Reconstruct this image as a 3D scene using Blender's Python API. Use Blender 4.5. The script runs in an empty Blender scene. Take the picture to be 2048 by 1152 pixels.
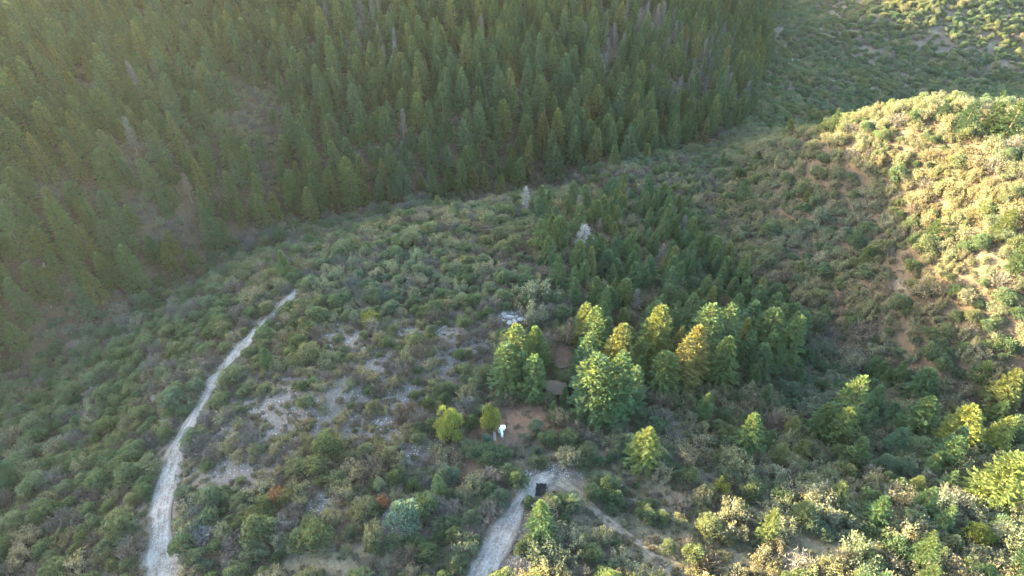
import bpy, bmesh, math, random
import numpy as np

# ---------------------------------------------------------------- camera, sky, sun, exposure
scene = bpy.context.scene
col = scene.collection
PITCH = math.radians(40.0); F = 1365.0; CAMZ = 110.0       # F: focal length in pixels of the 2048 wide photograph
SP, CP = math.sin(PITCH), math.cos(PITCH)
cam_d = bpy.data.cameras.new('camera'); cam = bpy.data.objects.new('camera', cam_d); col.objects.link(cam)
cam_d.sensor_width = 36.0; cam_d.lens = F / 2048.0 * 36.0; cam_d.clip_start = 0.5; cam_d.clip_end = 6000.0
cam.location = (0, 0, CAMZ); cam.rotation_euler = (math.pi / 2 - PITCH, 0, 0)
scene.camera = cam

SUN_AZ = math.radians(63.0); SUN_EL = math.radians(8.0)     # azimuth counted to the left of the view direction (+Y)
world = bpy.data.worlds.new('World'); scene.world = world; world.use_nodes = True
wn = world.node_tree.nodes; wl = world.node_tree.links
for n in list(wn): wn.remove(n)
sky = wn.new('ShaderNodeTexSky'); sky.sky_type = 'NISHITA'; sky.sun_disc = False
sky.sun_elevation = SUN_EL; sky.sun_rotation = -SUN_AZ; sky.air_density = 1.0; sky.dust_density = 1.5; sky.ozone_density = 1.0
bg = wn.new('ShaderNodeBackground'); bg.inputs['Strength'].default_value = 0.10
wo = wn.new('ShaderNodeOutputWorld')
wl.new(sky.outputs[0], bg.inputs['Color']); wl.new(bg.outputs[0], wo.inputs['Surface'])
sun_d = bpy.data.lights.new('sun', 'SUN'); sun = bpy.data.objects.new('sun', sun_d); col.objects.link(sun)
sun_d.energy = 4.0; sun_d.angle = math.radians(0.55); sun_d.color = (1.0, 0.79, 0.42)
sun.rotation_euler = (math.pi / 2 - SUN_EL, 0, math.pi + SUN_AZ)
sun.location = (-200, 150, 300)
scene.view_settings.view_transform = 'Standard'; scene.view_settings.look = 'None'
scene.view_settings.gamma = 1.0; scene.view_settings.use_curve_mapping = False
scene.view_settings.exposure = 4.75
scene.render.engine = 'CYCLES'
cy = scene.cycles
cy.max_bounces = 6; cy.diffuse_bounces = 3; cy.transmission_bounces = 3; cy.volume_bounces = 0; cy.glossy_bounces = 1
cy.transparent_max_bounces = 4; cy.use_denoising = True; cy.caustics_reflective = False; cy.caustics_refractive = False
cy.sample_clamp_direct = 0.4; cy.sample_clamp_indirect = 0.12
HAZE_DENSITY = 0.00004

# ---------------------------------------------------------------- the lie of the land
rng = np.random.default_rng(7)
GCP = [(1020,850,101),(1082,980,101),(1000,1130,101),(1200,950,101),(1300,1100,99.5),(1100,770,102),(900,900,102),(700,900,103),(600,1100,102.5),(850,1130,101),
(1000,640,102.5),(900,560,104),(750,650,104),(600,580,104.5),(700,500,108),(850,430,110),(1000,430,110),(1130,430,111),
(330,1050,104),(370,860,104.5),(480,700,104.5),(100,1000,111),(200,850,112),(50,850,116),(200,700,117),(0,1140,110),(400,600,113),(500,530,114),
(0,745,121),(150,660,122),(300,580,123),(450,500,124),(740,425,127),(950,418,129),(1120,395,131),(1400,305,133),
(1250,335,119),(1100,390,118),(1350,400,120),(1200,415,116),
(1450,480,121),(1600,650,118),(1420,380,124),(1800,740,114),(2040,810,110),
(1700,500,112),(1800,400,100),(1900,500,97),(2040,500,90),(1700,235,91),(1690,300,100),(1550,350,116),(1490,300,127),(2040,232,81),(1940,228,83),(1850,224,85),(1770,226,88),(2040,650,98),
(1500,850,108),(1600,1000,102),(1800,1000,103),(2040,1000,102),(1800,1140,98),(2040,1140,97),(1450,1000,101),(1400,720,108),(1300,600,110),(1200,560,108),(1350,480,115),
(1530,200,140),(1545,100,152),(1565,10,160),(1600,150,152),(1800,130,158),(2040,170,160),(1750,40,152),(2040,40,148),(1620,20,158),
(885,260,112),(700,300,113),(600,200,105),(885,100,104),(885,0,98),(600,0,92),(300,0,86),(0,0,78),(0,150,84),(0,300,92),(0,450,100),(0,600,108),(150,400,102),(150,560,110),(300,300,102),(300,450,112),(450,400,115),(450,200,103),(1100,200,113),(1100,0,103),(1300,0,112),(1300,150,120),(1450,0,135),(1400,180,127),(1450,100,138)]
DS = (math.sin(SUN_AZ), -math.cos(SUN_AZ)); TS = (math.cos(SUN_AZ), math.sin(SUN_AZ))
# the mountain ridge toward the sun, along its length t: metres below the drone
RIDGE = [(-200,65),(-80,64),(0,65),(60,65),(100,64.5),(125,62.5),(150,59),(200,60),(240,67),(300,86),(380,105),(490,112),(600,122)]
def px2w(px, py, d):
    u = (px - 1024) / F; v = (576 - py) / F; z = d / (SP - CP * v)
    return (u * z, z * (CP + SP * v), CAMZ - d)
PTS = [px2w(*g) for g in GCP]
for t, d in RIDGE:
    for s, dd in ((-350, 0), (-430, 8), (-560, 40)):
        PTS.append((s * DS[0] + t * TS[0], s * DS[1] + t * TS[1], CAMZ - d - dd))
for x, y, d in [(0,0,98),(60,0,96),(-60,0,106),(-120,20,112),(120,20,95),(0,-60,96),(-150,-60,112),(150,-60,94),(200,60,86),(205,150,88),(128,186,88),(112,196,96),(150,200,104),(190,195,112),(165,240,135),(230,230,128),(95,215,112),(-230,60,100),(-200,130,92),
                (300,300,140),(420,420,140),(500,300,120),(300,520,135),(100,560,165),(420,600,110),(250,700,110),(600,600,80),(0,760,150),(600,200,100),(300,60,80),(300,-60,85),(100,800,130),(500,900,80),(-300,0,95),(-300,-60,100)]:
    PTS.append((x, y, CAMZ - d))
PTS = np.array(PTS, float)
def fit(P, lam=0.012):
    xy = P[:, :2] / 100.0; n = len(P)
    d2 = ((xy[:, None] - xy[None]) ** 2).sum(-1)
    K = np.where(d2 > 0, 0.5 * d2 * np.log(d2 + 1e-20), 0.0) + np.eye(n) * lam
    A = np.zeros((n + 3, n + 3)); A[:n, :n] = K; A[:n, n] = 1; A[:n, n+1:] = xy; A[n, :n] = 1; A[n+1:, :n] = xy.T
    b = np.zeros(n + 3); b[:n] = P[:, 2]
    return np.linalg.solve(A, b)
TW = fit(PTS)
def tps(x, y):
    x = x.ravel() / 100; y = y.ravel() / 100; out = np.empty(len(x)); C = PTS[:, :2] / 100
    for i in range(0, len(x), 20000):
        d2 = (x[i:i+20000, None] - C[:, 0]) ** 2 + (y[i:i+20000, None] - C[:, 1]) ** 2
        out[i:i+20000] = (0.5 * d2 * np.log(d2 + 1e-20)) @ TW[:len(C)] + TW[-3] + TW[-2] * x[i:i+20000] + TW[-1] * y[i:i+20000]
    return out
LAT = rng.random((256, 256))
def vnoise(x, y, wl, ox=0.0):
    x = np.asarray(x, float) / wl + ox + 1000; y = np.asarray(y, float) / wl + ox * 1.7 + 1000
    i = np.floor(x).astype(int); j = np.floor(y).astype(int); a = x - i; b = y - j
    a = a * a * (3 - 2 * a); b = b * b * (3 - 2 * b)
    g = lambda p, q: LAT[p % 256, q % 256]
    return (g(i, j) * (1 - a) + g(i+1, j) * a) * (1 - b) + (g(i, j+1) * (1 - a) + g(i+1, j+1) * a) * b
def axis(lo, c0, c1, hi, fine, mid, far_lo, far_hi):
    a = list(np.arange(c0, c1 + 0.01, fine)); p = c1
    while p < hi: p += mid; a.append(p)
    while p < far_hi: p += 60; a.append(p)
    p = c0; b = []
    while p > lo: p -= mid; b.append(p)
    while p > far_lo: p -= 60; b.append(p)
    return np.array(b[::-1] + a)
GX = axis(-520, -150, 185, 640, 1.25, 4.0, -1100, 1200); GY = axis(-90, 40, 260, 920, 1.25, 4.0, -500, 1500)
XX, YY = np.meshgrid(GX, GY)
ZZ = tps(XX, YY).reshape(XX.shape)
ex = np.clip(np.maximum(np.maximum(-520 - XX, XX - 640), np.maximum(-90 - YY, YY - 920)) / 200.0, 0, 1)
ZZ = np.clip(ZZ, -62, 60) * (1 - ex) + 10 * ex
ZZ += (vnoise(XX, YY, 31, 3) - .5) * 3.0 + (vnoise(XX, YY, 12, 5) - .5) * 1.6 + (vnoise(XX, YY, 5, 9) - .5) * .55 + (vnoise(XX, YY, 2.5, 1) - .5) * .22
def hz(x, y):
    x = np.asarray(x, float); y = np.asarray(y, float)
    i = np.clip(np.searchsorted(GX, x, side='right') - 1, 0, len(GX) - 2); j = np.clip(np.searchsorted(GY, y, side='right') - 1, 0, len(GY) - 2)
    a = np.clip((x - GX[i]) / (GX[i+1] - GX[i]), 0, 1); b = np.clip((y - GY[j]) / (GY[j+1] - GY[j]), 0, 1)
    return (ZZ[j, i] * (1 - a) + ZZ[j, i+1] * a) * (1 - b) + (ZZ[j+1, i] * (1 - a) + ZZ[j+1, i+1] * a) * b
def w2px(x, y, z):
    d = CAMZ - z; zc = y * CP + d * SP
    zc = np.where(np.abs(zc) < 1e-6, 1e-6, zc)
    return 1024 + F * x / zc, 576 - F * (y * SP - d * CP) / zc, zc
def ground_at(px, py):
    """where the line of sight of a photograph pixel meets the land"""
    u = (px - 1024) / F; v = (576 - py) / F; t = np.arange(40, 900, 0.4)
    x = u * t; y = (CP + SP * v) * t; z = CAMZ + (CP * v - SP) * t
    k = np.argmax(z < hz(x, y))
    return np.array((x[k], y[k], float(hz(x[k], y[k]))))
def visible(x, y, z):
    ok = np.ones(len(x), bool)
    for f in np.linspace(0.3, 0.985, 90):
        ok &= (CAMZ + (z - CAMZ) * f) > hz(x * f, y * f) - 0.3
    return ok

# ---------------------------------------------------------------- helpers
def tag(o, label=None, cat=None, group=None, kind=None):
    if label: o['label'] = label
    if cat: o['category'] = cat
    if group: o['group'] = group
    if kind: o['kind'] = kind
    return o
def mesh_np(name, V, Fc, mats, mi=None, smooth=False):
    """V (n,3); Fc list of arrays of faces (m,3) or (m,4)"""
    me = bpy.data.meshes.new(name)
    faces = Fc if isinstance(Fc, list) else [Fc]
    faces = [f for f in faces if len(f)]
    me.vertices.add(len(V)); me.vertices.foreach_set('co', np.asarray(V, np.float32).ravel())
    nl = sum(f.size for f in faces); nf = sum(len(f) for f in faces)
    if nf:
        me.loops.add(nl); me.polygons.add(nf)
        me.loops.foreach_set('vertex_index', np.concatenate([f.ravel() for f in faces]).astype(np.int32))
        ls = []; p = 0
        for f in faces:
            ls.append(p + np.arange(len(f)) * f.shape[1]); p += f.size
        me.polygons.foreach_set('loop_start', np.concatenate(ls).astype(np.int32))
        if mi is not None: me.polygons.foreach_set('material_index', np.asarray(mi, np.int32))
        me.polygons.foreach_set('use_smooth', np.full(nf, smooth))
    for m in mats: me.materials.append(m)
    me.update(calc_edges=True)
    return me
def link(name, data, parent=None):
    o = bpy.data.objects.new(name, data); col.objects.link(o)
    if parent is not None: o.parent = parent
    return o

# ---------------------------------------------------------------- materials
def new_mat(name):
    m = bpy.data.materials.new(name); m.use_nodes = True
    for n in list(m.node_tree.nodes): m.node_tree.nodes.remove(n)
    return m, m.node_tree.nodes, m.node_tree.links
def ramp(N, L, fac, stops, interp='LINEAR'):
    r = N.new('ShaderNodeValToRGB'); r.color_ramp.interpolation = interp
    e = r.color_ramp.elements
    while len(e) < len(stops): e.new(0.5)
    for k, (p, c) in enumerate(stops): e[k].position = p; e[k].color = (*c, 1) if len(c) == 3 else c
    L.new(fac, r.inputs[0]); return r.outputs[0]
def noise(N, L, vec, scale, detail=3, rough=.6):
    n = N.new('ShaderNodeTexNoise'); n.inputs['Scale'].default_value = scale; n.inputs['Detail'].default_value = detail; n.inputs['Roughness'].default_value = rough
    if vec is not None: L.new(vec, n.inputs['Vector'])
    return n.outputs['Fac']
def mix(N, L, a, b, fac, mode='MIX'):
    m = N.new('ShaderNodeMix'); m.data_type = 'RGBA'; m.blend_type = mode
    for s, v in ((m.inputs[0], fac), (m.inputs[6], a), (m.inputs[7], b)):
        if isinstance(v, (int, float)): s.default_value = v
        elif isinstance(v, tuple): s.default_value = (*v, 1)
        else: L.new(v, s)
    return m.outputs[2]
def foliage(name, stops, transl=0.3, var=.28, scale=1.1):
    m, N, L = new_mat(name)
    oi = N.new('ShaderNodeObjectInfo'); geo = N.new('ShaderNodeNewGeometry')
    c = ramp(N, L, oi.outputs['Random'], stops)
    nz = noise(N, L, geo.outputs['Position'], scale, 2)
    br = ramp(N, L, nz, [(.3, (1 - var,) * 3), (.7, (1 + var,) * 3)])
    c = mix(N, L, c, br, 1.0, 'MULTIPLY')
    big = noise(N, L, geo.outputs['Position'], .035, 2)
    tint = ramp(N, L, big, [(.35, (.90, 1.0, 1.08)), (.65, (1.10, 1.0, .90))])
    c = mix(N, L, c, tint, 1.0, 'MULTIPLY')
    d = N.new('ShaderNodeBsdfDiffuse'); t = N.new('ShaderNodeBsdfTranslucent'); s = N.new('ShaderNodeMixShader'); o = N.new('ShaderNodeOutputMaterial')
    L.new(c, d.inputs[0]); L.new(mix(N, L, c, (1.5, 1.22, .55), 1.0, 'MULTIPLY'), t.inputs[0])
    s.inputs[0].default_value = transl
    L.new(d.outputs[0], s.inputs[1]); L.new(t.outputs[0], s.inputs[2]); L.new(s.outputs[0], o.inputs[0])
    return m
def simple(name, c, rough=.8, var=.25, scale=6.0, spec=.3, bump=0.0):
    m, N, L = new_mat(name)
    tc = N.new('ShaderNodeTexCoord'); nz = noise(N, L, tc.outputs['Object'], scale, 4)
    cc = ramp(N, L, nz, [(.3, tuple(v * (1 - var) for v in c)), (.7, tuple(min(v * (1 + var), .95) for v in c))])
    b = N.new('ShaderNodeBsdfPrincipled'); b.inputs['Roughness'].default_value = rough; b.inputs['Specular IOR Level'].default_value = spec
    o = N.new('ShaderNodeOutputMaterial'); L.new(cc, b.inputs['Base Color']); L.new(b.outputs[0], o.inputs[0])
    if bump:
        bp = N.new('ShaderNodeBump'); bp.inputs['Strength'].default_value = bump; L.new(nz, bp.inputs['Height']); L.new(bp.outputs[0], b.inputs['Normal'])
    return m
M = {}
M['fir'] = foliage('fir_needles', [(0, (0.070, 0.118, 0.060)), (.3, (0.087, 0.134, 0.065)), (.6, (0.074, 0.126, 0.078)), (.85, (0.112, 0.150, 0.063)), (1, (0.128, 0.140, 0.067))], .48)
M['juniper'] = foliage('juniper_foliage', [(0, (0.069, 0.112, 0.076)), (.3, (0.085, 0.128, 0.090)), (.55, (0.109, 0.144, 0.099)), (.8, (0.092, 0.134, 0.115)), (1, (0.129, 0.152, 0.101))], .42)
M['oak'] = foliage('oak_scrub_foliage', [(0, (0.128, 0.152, 0.107)), (.3, (0.154, 0.164, 0.127)), (.55, (0.119, 0.148, 0.113)), (.8, (0.162, 0.168, 0.138)), (1, (0.152, 0.148, 0.122))], .45)
M['brush'] = foliage('leafless_twigs', [(0, (.098, .088, .078)), (.35, (.118, .104, .090)), (.6, (.098, .100, .086)), (.8, (.122, .096, .074)), (1, (.14, .130, .118))], .0, .35, 2.0)
M['dead'] = foliage('dead_wood', [(0, (.17, .165, .16)), (.5, (.22, .215, .215)), (1, (.16, .15, .14))], .0, .25, 2.0)
M['snag'] = foliage('bare_snag_wood', [(0, (.10, .092, .082)), (.5, (.135, .126, .115)), (1, (.11, .092, .076))], .0, .25, 2.0)
M['tuft'] = foliage('dry_tufts', [(0, (.145, .13, .095)), (.35, (.12, .12, .09)), (.6, (.17, .15, .11)), (.8, (.10, .115, .075)), (1, (.15, .135, .125))], .2)
M['bark'] = simple('bark', (.055, .045, .036), .9, .35, 5)
M['silver'] = foliage('blue_green_juniper', [(0, (.10, .16, .135)), (1, (.13, .185, .15))], .2)
M['bright'] = foliage('yellow_green_juniper_sunlit_fir', [(0, (.13, .165, .055)), (1, (.165, .175, .05))], .3)  # also carries the painted sunlit yellow of a few conifers
M['rust'] = foliage('rust_foliage', [(0, (.19, .105, .062)), (1, (.22, .125, .075))], .3)
M['white'] = simple('white_plastic', (.80, .80, .79), .45, .04, 3, .4)
M['grey_white'] = simple('pale_grey_plastic', (.60, .64, .68), .5, .06, 3, .4)
M['black'] = simple('black_sheet', (.005, .0055, .0065), .85, .4, 3, .15)
M['plank'] = simple('weathered_timber', (.30, .28, .255), .9, .3, 4)
M['shed_wall'] = simple('brown_boards', (.06, .04, .028), .9, .35, 3)
M['shed_roof'] = simple('brown_roofing', (.082, .058, .045), .85, .3, 2.5)
M['dark'] = simple('dark_inside', (.012, .010, .009), .9, .2)
M['metal'] = simple('dull_metal', (.30, .30, .30), .5, .2)
M['rock'] = simple('pale_rock', (.24, .232, .22), .9, .3, 1.6, .2, .4)

def ground_material():
    m, N, L = new_mat('hillside_soil')
    geo = N.new('ShaderNodeNewGeometry'); P = geo.outputs['Position']
    def att(n):
        a = N.new('ShaderNodeAttribute'); a.attribute_name = n; return a.outputs['Fac']
    n1 = noise(N, L, P, .09, 5, .65); n2 = noise(N, L, P, .9, 5, .7); n3 = noise(N, L, P, 3.2, 5, .8)
    soil = ramp(N, L, n1, [(.3, (.075, .060, .048)), (.5, (.095, .079, .063)), (.7, (.118, .102, .080))])
    fine = ramp(N, L, n2, [(.25, (.62, .60, .60)), (.5, (1., 1., 1.)), (.75, (1.36, 1.34, 1.30))])
    soil = mix(N, L, soil, fine, 1.0, 'MULTIPLY')
    grit = ramp(N, L, n3, [(.3, (.55,) * 3), (.5, (1.,) * 3), (.7, (1.5,) * 3)])
    soil = mix(N, L, soil, grit, .8, 'MULTIPLY')
    scree = mix(N, L, ramp(N, L, n2, [(.3, (.075, .066, .060)), (.7, (.120, .107, .099))]), grit, 1.0, 'MULTIPLY')
    def soft(a, lo=.3, hi=.7):            # broken, irregular edge to a patch
        s = N.new('ShaderNodeMath'); s.operation = 'ADD'; L.new(att(a), s.inputs[0])
        q = N.new('ShaderNodeMath'); q.operation = 'MULTIPLY_ADD'; L.new(n2, q.inputs[0]); q.inputs[1].default_value = .9; q.inputs[2].default_value = -.45
        L.new(q.outputs[0], s.inputs[1])
        r = N.new('ShaderNodeMapRange'); r.inputs[1].default_value = lo; r.inputs[2].default_value = hi; r.clamp = True
        L.new(s.outputs[0], r.inputs[0]); return r.outputs[0]
    c = mix(N, L, soil, scree, soft('scree'))
    red = mix(N, L, ramp(N, L, n2, [(.3, (.088, .058, .042)), (.7, (.135, .092, .068))]), grit, .9, 'MULTIPLY')
    c = mix(N, L, c, red, soft('litter'))
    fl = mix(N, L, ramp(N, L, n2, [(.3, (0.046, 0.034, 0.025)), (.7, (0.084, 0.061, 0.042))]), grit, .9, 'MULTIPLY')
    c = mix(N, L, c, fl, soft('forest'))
    gr = mix(N, L, mix(N, L, ramp(N, L, n2, [(.3, (.078, .072, .048)), (.7, (.150, .130, .090))]), ramp(N, L, n1, [(.35, (.75, .78, .8)), (.65, (1.15, 1.1, 1.05))]), 1.0, 'MULTIPLY'), grit, 1.0, 'MULTIPLY')
    c = mix(N, L, c, gr, soft('grass'))
    b = N.new('ShaderNodeBsdfPrincipled'); b.inputs['Roughness'].default_value = .95; b.inputs['Specular IOR Level'].default_value = .1
    bp = N.new('ShaderNodeBump'); bp.inputs['Strength'].default_value = .8; bp.inputs['Distance'].default_value = .25
    L.new(n2, bp.inputs['Height'])
    o = N.new('ShaderNodeOutputMaterial'); L.new(c, b.inputs['Base Color']); L.new(bp.outputs[0], b.inputs['Normal']); L.new(b.outputs[0], o.inputs[0])
    return m
def road_material(name, c1, c2, c3):
    m, N, L = new_mat(name)
    geo = N.new('ShaderNodeNewGeometry'); P = geo.outputs['Position']
    n1 = noise(N, L, P, .35, 4, .65); n2 = noise(N, L, P, 2.2, 4, .75); n3 = noise(N, L, P, 7.0, 2, .6)
    def att(nm):
        a = N.new('ShaderNodeAttribute'); a.attribute_name = nm; return a.outputs['Fac']
    cx_ = N.new('ShaderNodeCombineXYZ'); mu = N.new('ShaderNodeMath'); mu.operation = 'MULTIPLY'; mu.inputs[1].default_value = .12; L.new(att('along'), mu.inputs[0])
    ma = N.new('ShaderNodeMath'); ma.operation = 'MULTIPLY'; ma.inputs[1].default_value = 2.2; L.new(att('across'), ma.inputs[0])
    L.new(ma.outputs[0], cx_.inputs[0]); L.new(mu.outputs[0], cx_.inputs[1])
    streak = noise(N, L, cx_.outputs[0], 1.6, 4, .7)
    c = ramp(N, L, n1, [(.3, c1), (.5, c2), (.7, c3)])
    c = mix(N, L, c, ramp(N, L, streak, [(.32, (.55, .52, .48)), (.5, (1.,) * 3), (.68, (1.25,) * 3)]), 1.0, 'MULTIPLY')
    ab = N.new('ShaderNodeMath'); ab.operation = 'ABSOLUTE'; L.new(att('across'), ab.inputs[0])
    ad = N.new('ShaderNodeMath'); ad.operation = 'MULTIPLY_ADD'; L.new(n2, ad.inputs[0]); ad.inputs[1].default_value = .9; L.new(ab.outputs[0], ad.inputs[2])
    er = N.new('ShaderNodeMapRange'); er.inputs[1].default_value = .95; er.inputs[2].default_value = 1.35; L.new(ad.outputs[0], er.inputs[0])
    c = mix(N, L, c, (.095, .080, .064), er.outputs[0])
    c = mix(N, L, c, ramp(N, L, n2, [(.28, (.66, .65, .64)), (.5, (1.,) * 3), (.72, (1.3,) * 3)]), 1.0, 'MULTIPLY')
    c = mix(N, L, c, ramp(N, L, n3, [(.3, (.8,) * 3), (.62, (1.12,) * 3), (.72, (1.6,) * 3)]), 1.0, 'MULTIPLY')
    b = N.new('ShaderNodeBsdfPrincipled'); b.inputs['Roughness'].default_value = .95; b.inputs['Specular IOR Level'].default_value = .1
    bp = N.new('ShaderNodeBump'); bp.inputs['Strength'].default_value = .9; bp.inputs['Distance'].default_value = .2; L.new(n2, bp.inputs['Height'])
    o = N.new('ShaderNodeOutputMaterial'); L.new(c, b.inputs['Base Color']); L.new(bp.outputs[0], b.inputs['Normal']); L.new(b.outputs[0], o.inputs[0])
    return m
M['ground'] = ground_material(); M['road'] = road_material('pale_gravel', (.115, .103, .094), (.165, .156, .148), (.205, .198, .192)); M['path'] = road_material('trodden_soil', (.095, .085, .068), (.13, .115, .093), (.165, .15, .125))

# ---------------------------------------------------------------- zones of the hillside (photograph pixels of the ground)
def inpoly(px, py, poly):
    px = np.asarray(px, float); py = np.asarray(py, float); r = np.zeros(px.shape, bool); n = len(poly)
    for k in range(n):
        x1, y1 = poly[k]; x2, y2 = poly[(k + 1) % n]
        if y1 == y2: continue
        c = (y1 > py) != (y2 > py)
        r ^= c & (px < (x2 - x1) * (py - y1) / (y2 - y1) + x1)
    return r
FOREST = [(-9000, -20000), (1560, -20000), (1555, 0), (1535, 120), (1500, 240), (1420, 292), (1300, 312), (1120, 352), (1000, 390), (820, 400), (700, 430), (560, 455), (480, 480), (400, 535), (330, 570), (200, 650), (60, 725), (0, 750), (-300, 880), (-9000, 4000)]
GROVE = [(1060, 420), (1200, 385), (1350, 395), (1400, 470), (1500, 560), (1600, 650), (1600, 740), (1480, 765), (1380, 775), (1300, 790), (1240, 800), (1170, 790), (1150, 700), (1150, 640), (1100, 560), (1060, 480)]
def ell(px, py, L):
    """largest membership 0..1 in soft ellipses (cx, cy, rx, ry)"""
    r = np.zeros(np.shape(px))
    for cx, cy_, rx, ry in L:
        r = np.maximum(r, np.clip(1.6 - np.sqrt(((px - cx) / rx) ** 2 + ((py - cy_) / ry) ** 2), 0, 1))
    return r
CLEAR = [(1045, 835, 62, 40), (1010, 870, 45, 40), (1120, 960, 75, 30), (960, 880, 26, 40), (930, 935, 24, 30), (1110, 790, 34, 26), (1125, 720, 22, 40), (1010, 640, 24, 14), (548, 1060, 10, 38), (690, 1062, 9, 28), (640, 1128, 60, 9), (720, 1132, 50, 9), (785, 1035, 22, 14)]
SCREE = [(500, 850, 80, 60), (560, 790, 60, 40), (450, 930, 70, 40), (690, 680, 50, 22), (810, 660, 45, 22), (780, 790, 60, 40), (620, 830, 50, 40), (900, 700, 40, 50), (960, 690, 30, 40), (320, 790, 26, 22), (560, 880, 70, 40), (690, 770, 50, 30), (750, 850, 60, 40), (640, 1005, 30, 20), (780, 1040, 50, 28), (1020, 635, 30, 18), (840, 900, 40, 30), (740, 720, 60, 25), (1110, 955, 55, 20)]
GRASS = [(700, 1130, 130, 26), (1240, 1050, 80, 36), (1370, 1060, 60, 50), (1330, 1000, 60, 30), (1500, 1120, 90, 40), (1620, 1100, 70, 40), (1230, 950, 60, 30), (1600, 530, 16, 12), (1790, 590, 14, 18), (1900, 640, 18, 12), (1300, 1110, 60, 40), (1970, 520, 14, 8)]
LITTER = [(1045, 835, 80, 46), (960, 880, 36, 50), (930, 935, 40, 36), (1120, 715, 30, 50), (550, 1060, 26, 60), (690, 1065, 24, 40), (1300, 800, 80, 30), (1180, 850, 80, 25), (760, 1000, 26, 16), (990, 1010, 30, 16), (440, 1100, 40, 24), (1460, 790, 60, 30), (1640, 700, 50, 30), (400, 330, 30, 30), (530, 350, 40, 20), (530, 170, 30, 26), (1210, 125, 20, 16), (960, 360, 30, 20), (230, 410, 30, 20), (100, 480, 30, 20), (1340, 160, 20, 20), (520, 270, 40, 60), (390, 500, 60, 20)]
BROWN = [(500, 260, 55, 100), (385, 470, 90, 30), (280, 410, 50, 30), (540, 380, 40, 40), (960, 355, 40, 18), (300, 330, 40, 24), (1250, 175, 26, 16), (1340, 170, 22, 22), (660, 330, 30, 20)]
DEADZ = [(1215, 80, 40, 60), (1390, 150, 80, 70), (730, 50, 50, 60), (1440, 120, 40, 50), (780, 120, 30, 25), (1300, 60, 40, 30), (400, 400, 60, 30)]

# ---------------------------------------------------------------- the ground
GPX, GPY, GZC = w2px(XX, YY, ZZ)
front = GZC > 20
ny, nx = XX.shape
idx = np.arange(ny * nx).reshape(ny, nx)
quads = np.stack([idx[:-1, :-1], idx[:-1, 1:], idx[1:, 1:], idx[1:, :-1]], -1).reshape(-1, 4)
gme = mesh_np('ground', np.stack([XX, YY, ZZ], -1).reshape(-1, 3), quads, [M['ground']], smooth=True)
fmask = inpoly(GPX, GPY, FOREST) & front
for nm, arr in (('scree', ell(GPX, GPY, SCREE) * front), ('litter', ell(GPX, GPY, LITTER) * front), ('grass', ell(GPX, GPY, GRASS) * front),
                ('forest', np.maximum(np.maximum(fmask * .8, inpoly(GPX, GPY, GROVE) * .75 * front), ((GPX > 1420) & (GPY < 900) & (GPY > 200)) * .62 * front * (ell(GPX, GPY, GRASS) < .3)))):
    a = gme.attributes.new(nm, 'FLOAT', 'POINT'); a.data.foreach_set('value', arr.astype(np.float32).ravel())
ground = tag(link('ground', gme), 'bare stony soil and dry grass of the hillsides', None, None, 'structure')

# ---------------------------------------------------------------- gravel tracks
def polyline(pts, step=.8):
    P = np.array([ground_at(p[0], p[1])[:2] for p in pts]); w = np.array([p[2] for p in pts])
    d = np.r_[0, np.cumsum(np.linalg.norm(np.diff(P, axis=0), axis=1))]
    s = np.arange(0, d[-1], step)
    def sm(v):
        q = np.interp(s, d, v); k = np.ones(9) / 9
        return np.convolve(np.pad(q, 4, mode='edge'), k, 'valid')
    return np.stack([sm(P[:, 0]), sm(P[:, 1])], 1), sm(w)
TRACKS = []
def track(name, pts, label, seed, lift=.13, mat='road'):
    C, W = polyline(pts); TRACKS.append((C, W))
    T = np.gradient(C, axis=0); T /= np.linalg.norm(T, axis=1, keepdims=True); Nn = np.stack([-T[:, 1], T[:, 0]], 1)
    f = np.linspace(-1, 1, 13); n = len(C)
    s = np.arange(n) * .8
    wl_ = W * (.55 + .9 * vnoise(s, s * 0 + seed, 4, seed)) / 2; wr_ = W * (.55 + .9 * vnoise(s, s * 0 + seed + 9, 3, seed)) / 2
    off = np.where(f[None] < 0, f[None] * wl_[:, None], f[None] * wr_[:, None]) * 1.15
    off += (vnoise(s[:, None] + f[None] * 3, f[None] * 7 + s[:, None] * 0, 1.3, seed + 4) - .5) * .5 * np.abs(f)[None]
    X = C[:, :1] + Nn[:, :1] * off; Y = C[:, 1:] + Nn[:, 1:] * off
    Z = hz(X, Y) + np.where(np.abs(f) > .95, -.25, lift)[None] + (vnoise(X, Y, 1.1, 2) - .5) * .1 * (np.abs(f) < .9)
    V = np.stack([X, Y, Z], -1).reshape(-1, 3); id_ = np.arange(n * 13).reshape(n, 13)
    q = np.stack([id_[:-1, :-1], id_[:-1, 1:], id_[1:, 1:], id_[1:, :-1]], -1).reshape(-1, 4)
    me = mesh_np(name, V, q, [M[mat]], smooth=True)
    a = me.attributes.new('across', 'FLOAT', 'POINT'); a.data.foreach_set('value', np.tile(f, n).astype(np.float32))
    a = me.attributes.new('along', 'FLOAT', 'POINT'); a.data.foreach_set('value', np.repeat(s, 13).astype(np.float32))
    return tag(link(name, me), label, None, None, 'structure')
track('gravel_track', [(330, 1240, 6.6), (328, 1150, 6.4), (324, 1080, 5.4), (328, 1010, 4.4), (338, 950, 4.0), (350, 900, 4.0), (378, 855, 3.6), (403, 805, 3.3), (432, 758, 3.3), (470, 712, 3.3), (508, 668, 3.0), (542, 634, 2.5), (570, 604, 2.6), (588, 586, 3.0), (606, 576, 2.0)], 'pale gravel track climbing along the edge of the ridge', 3)
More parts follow.
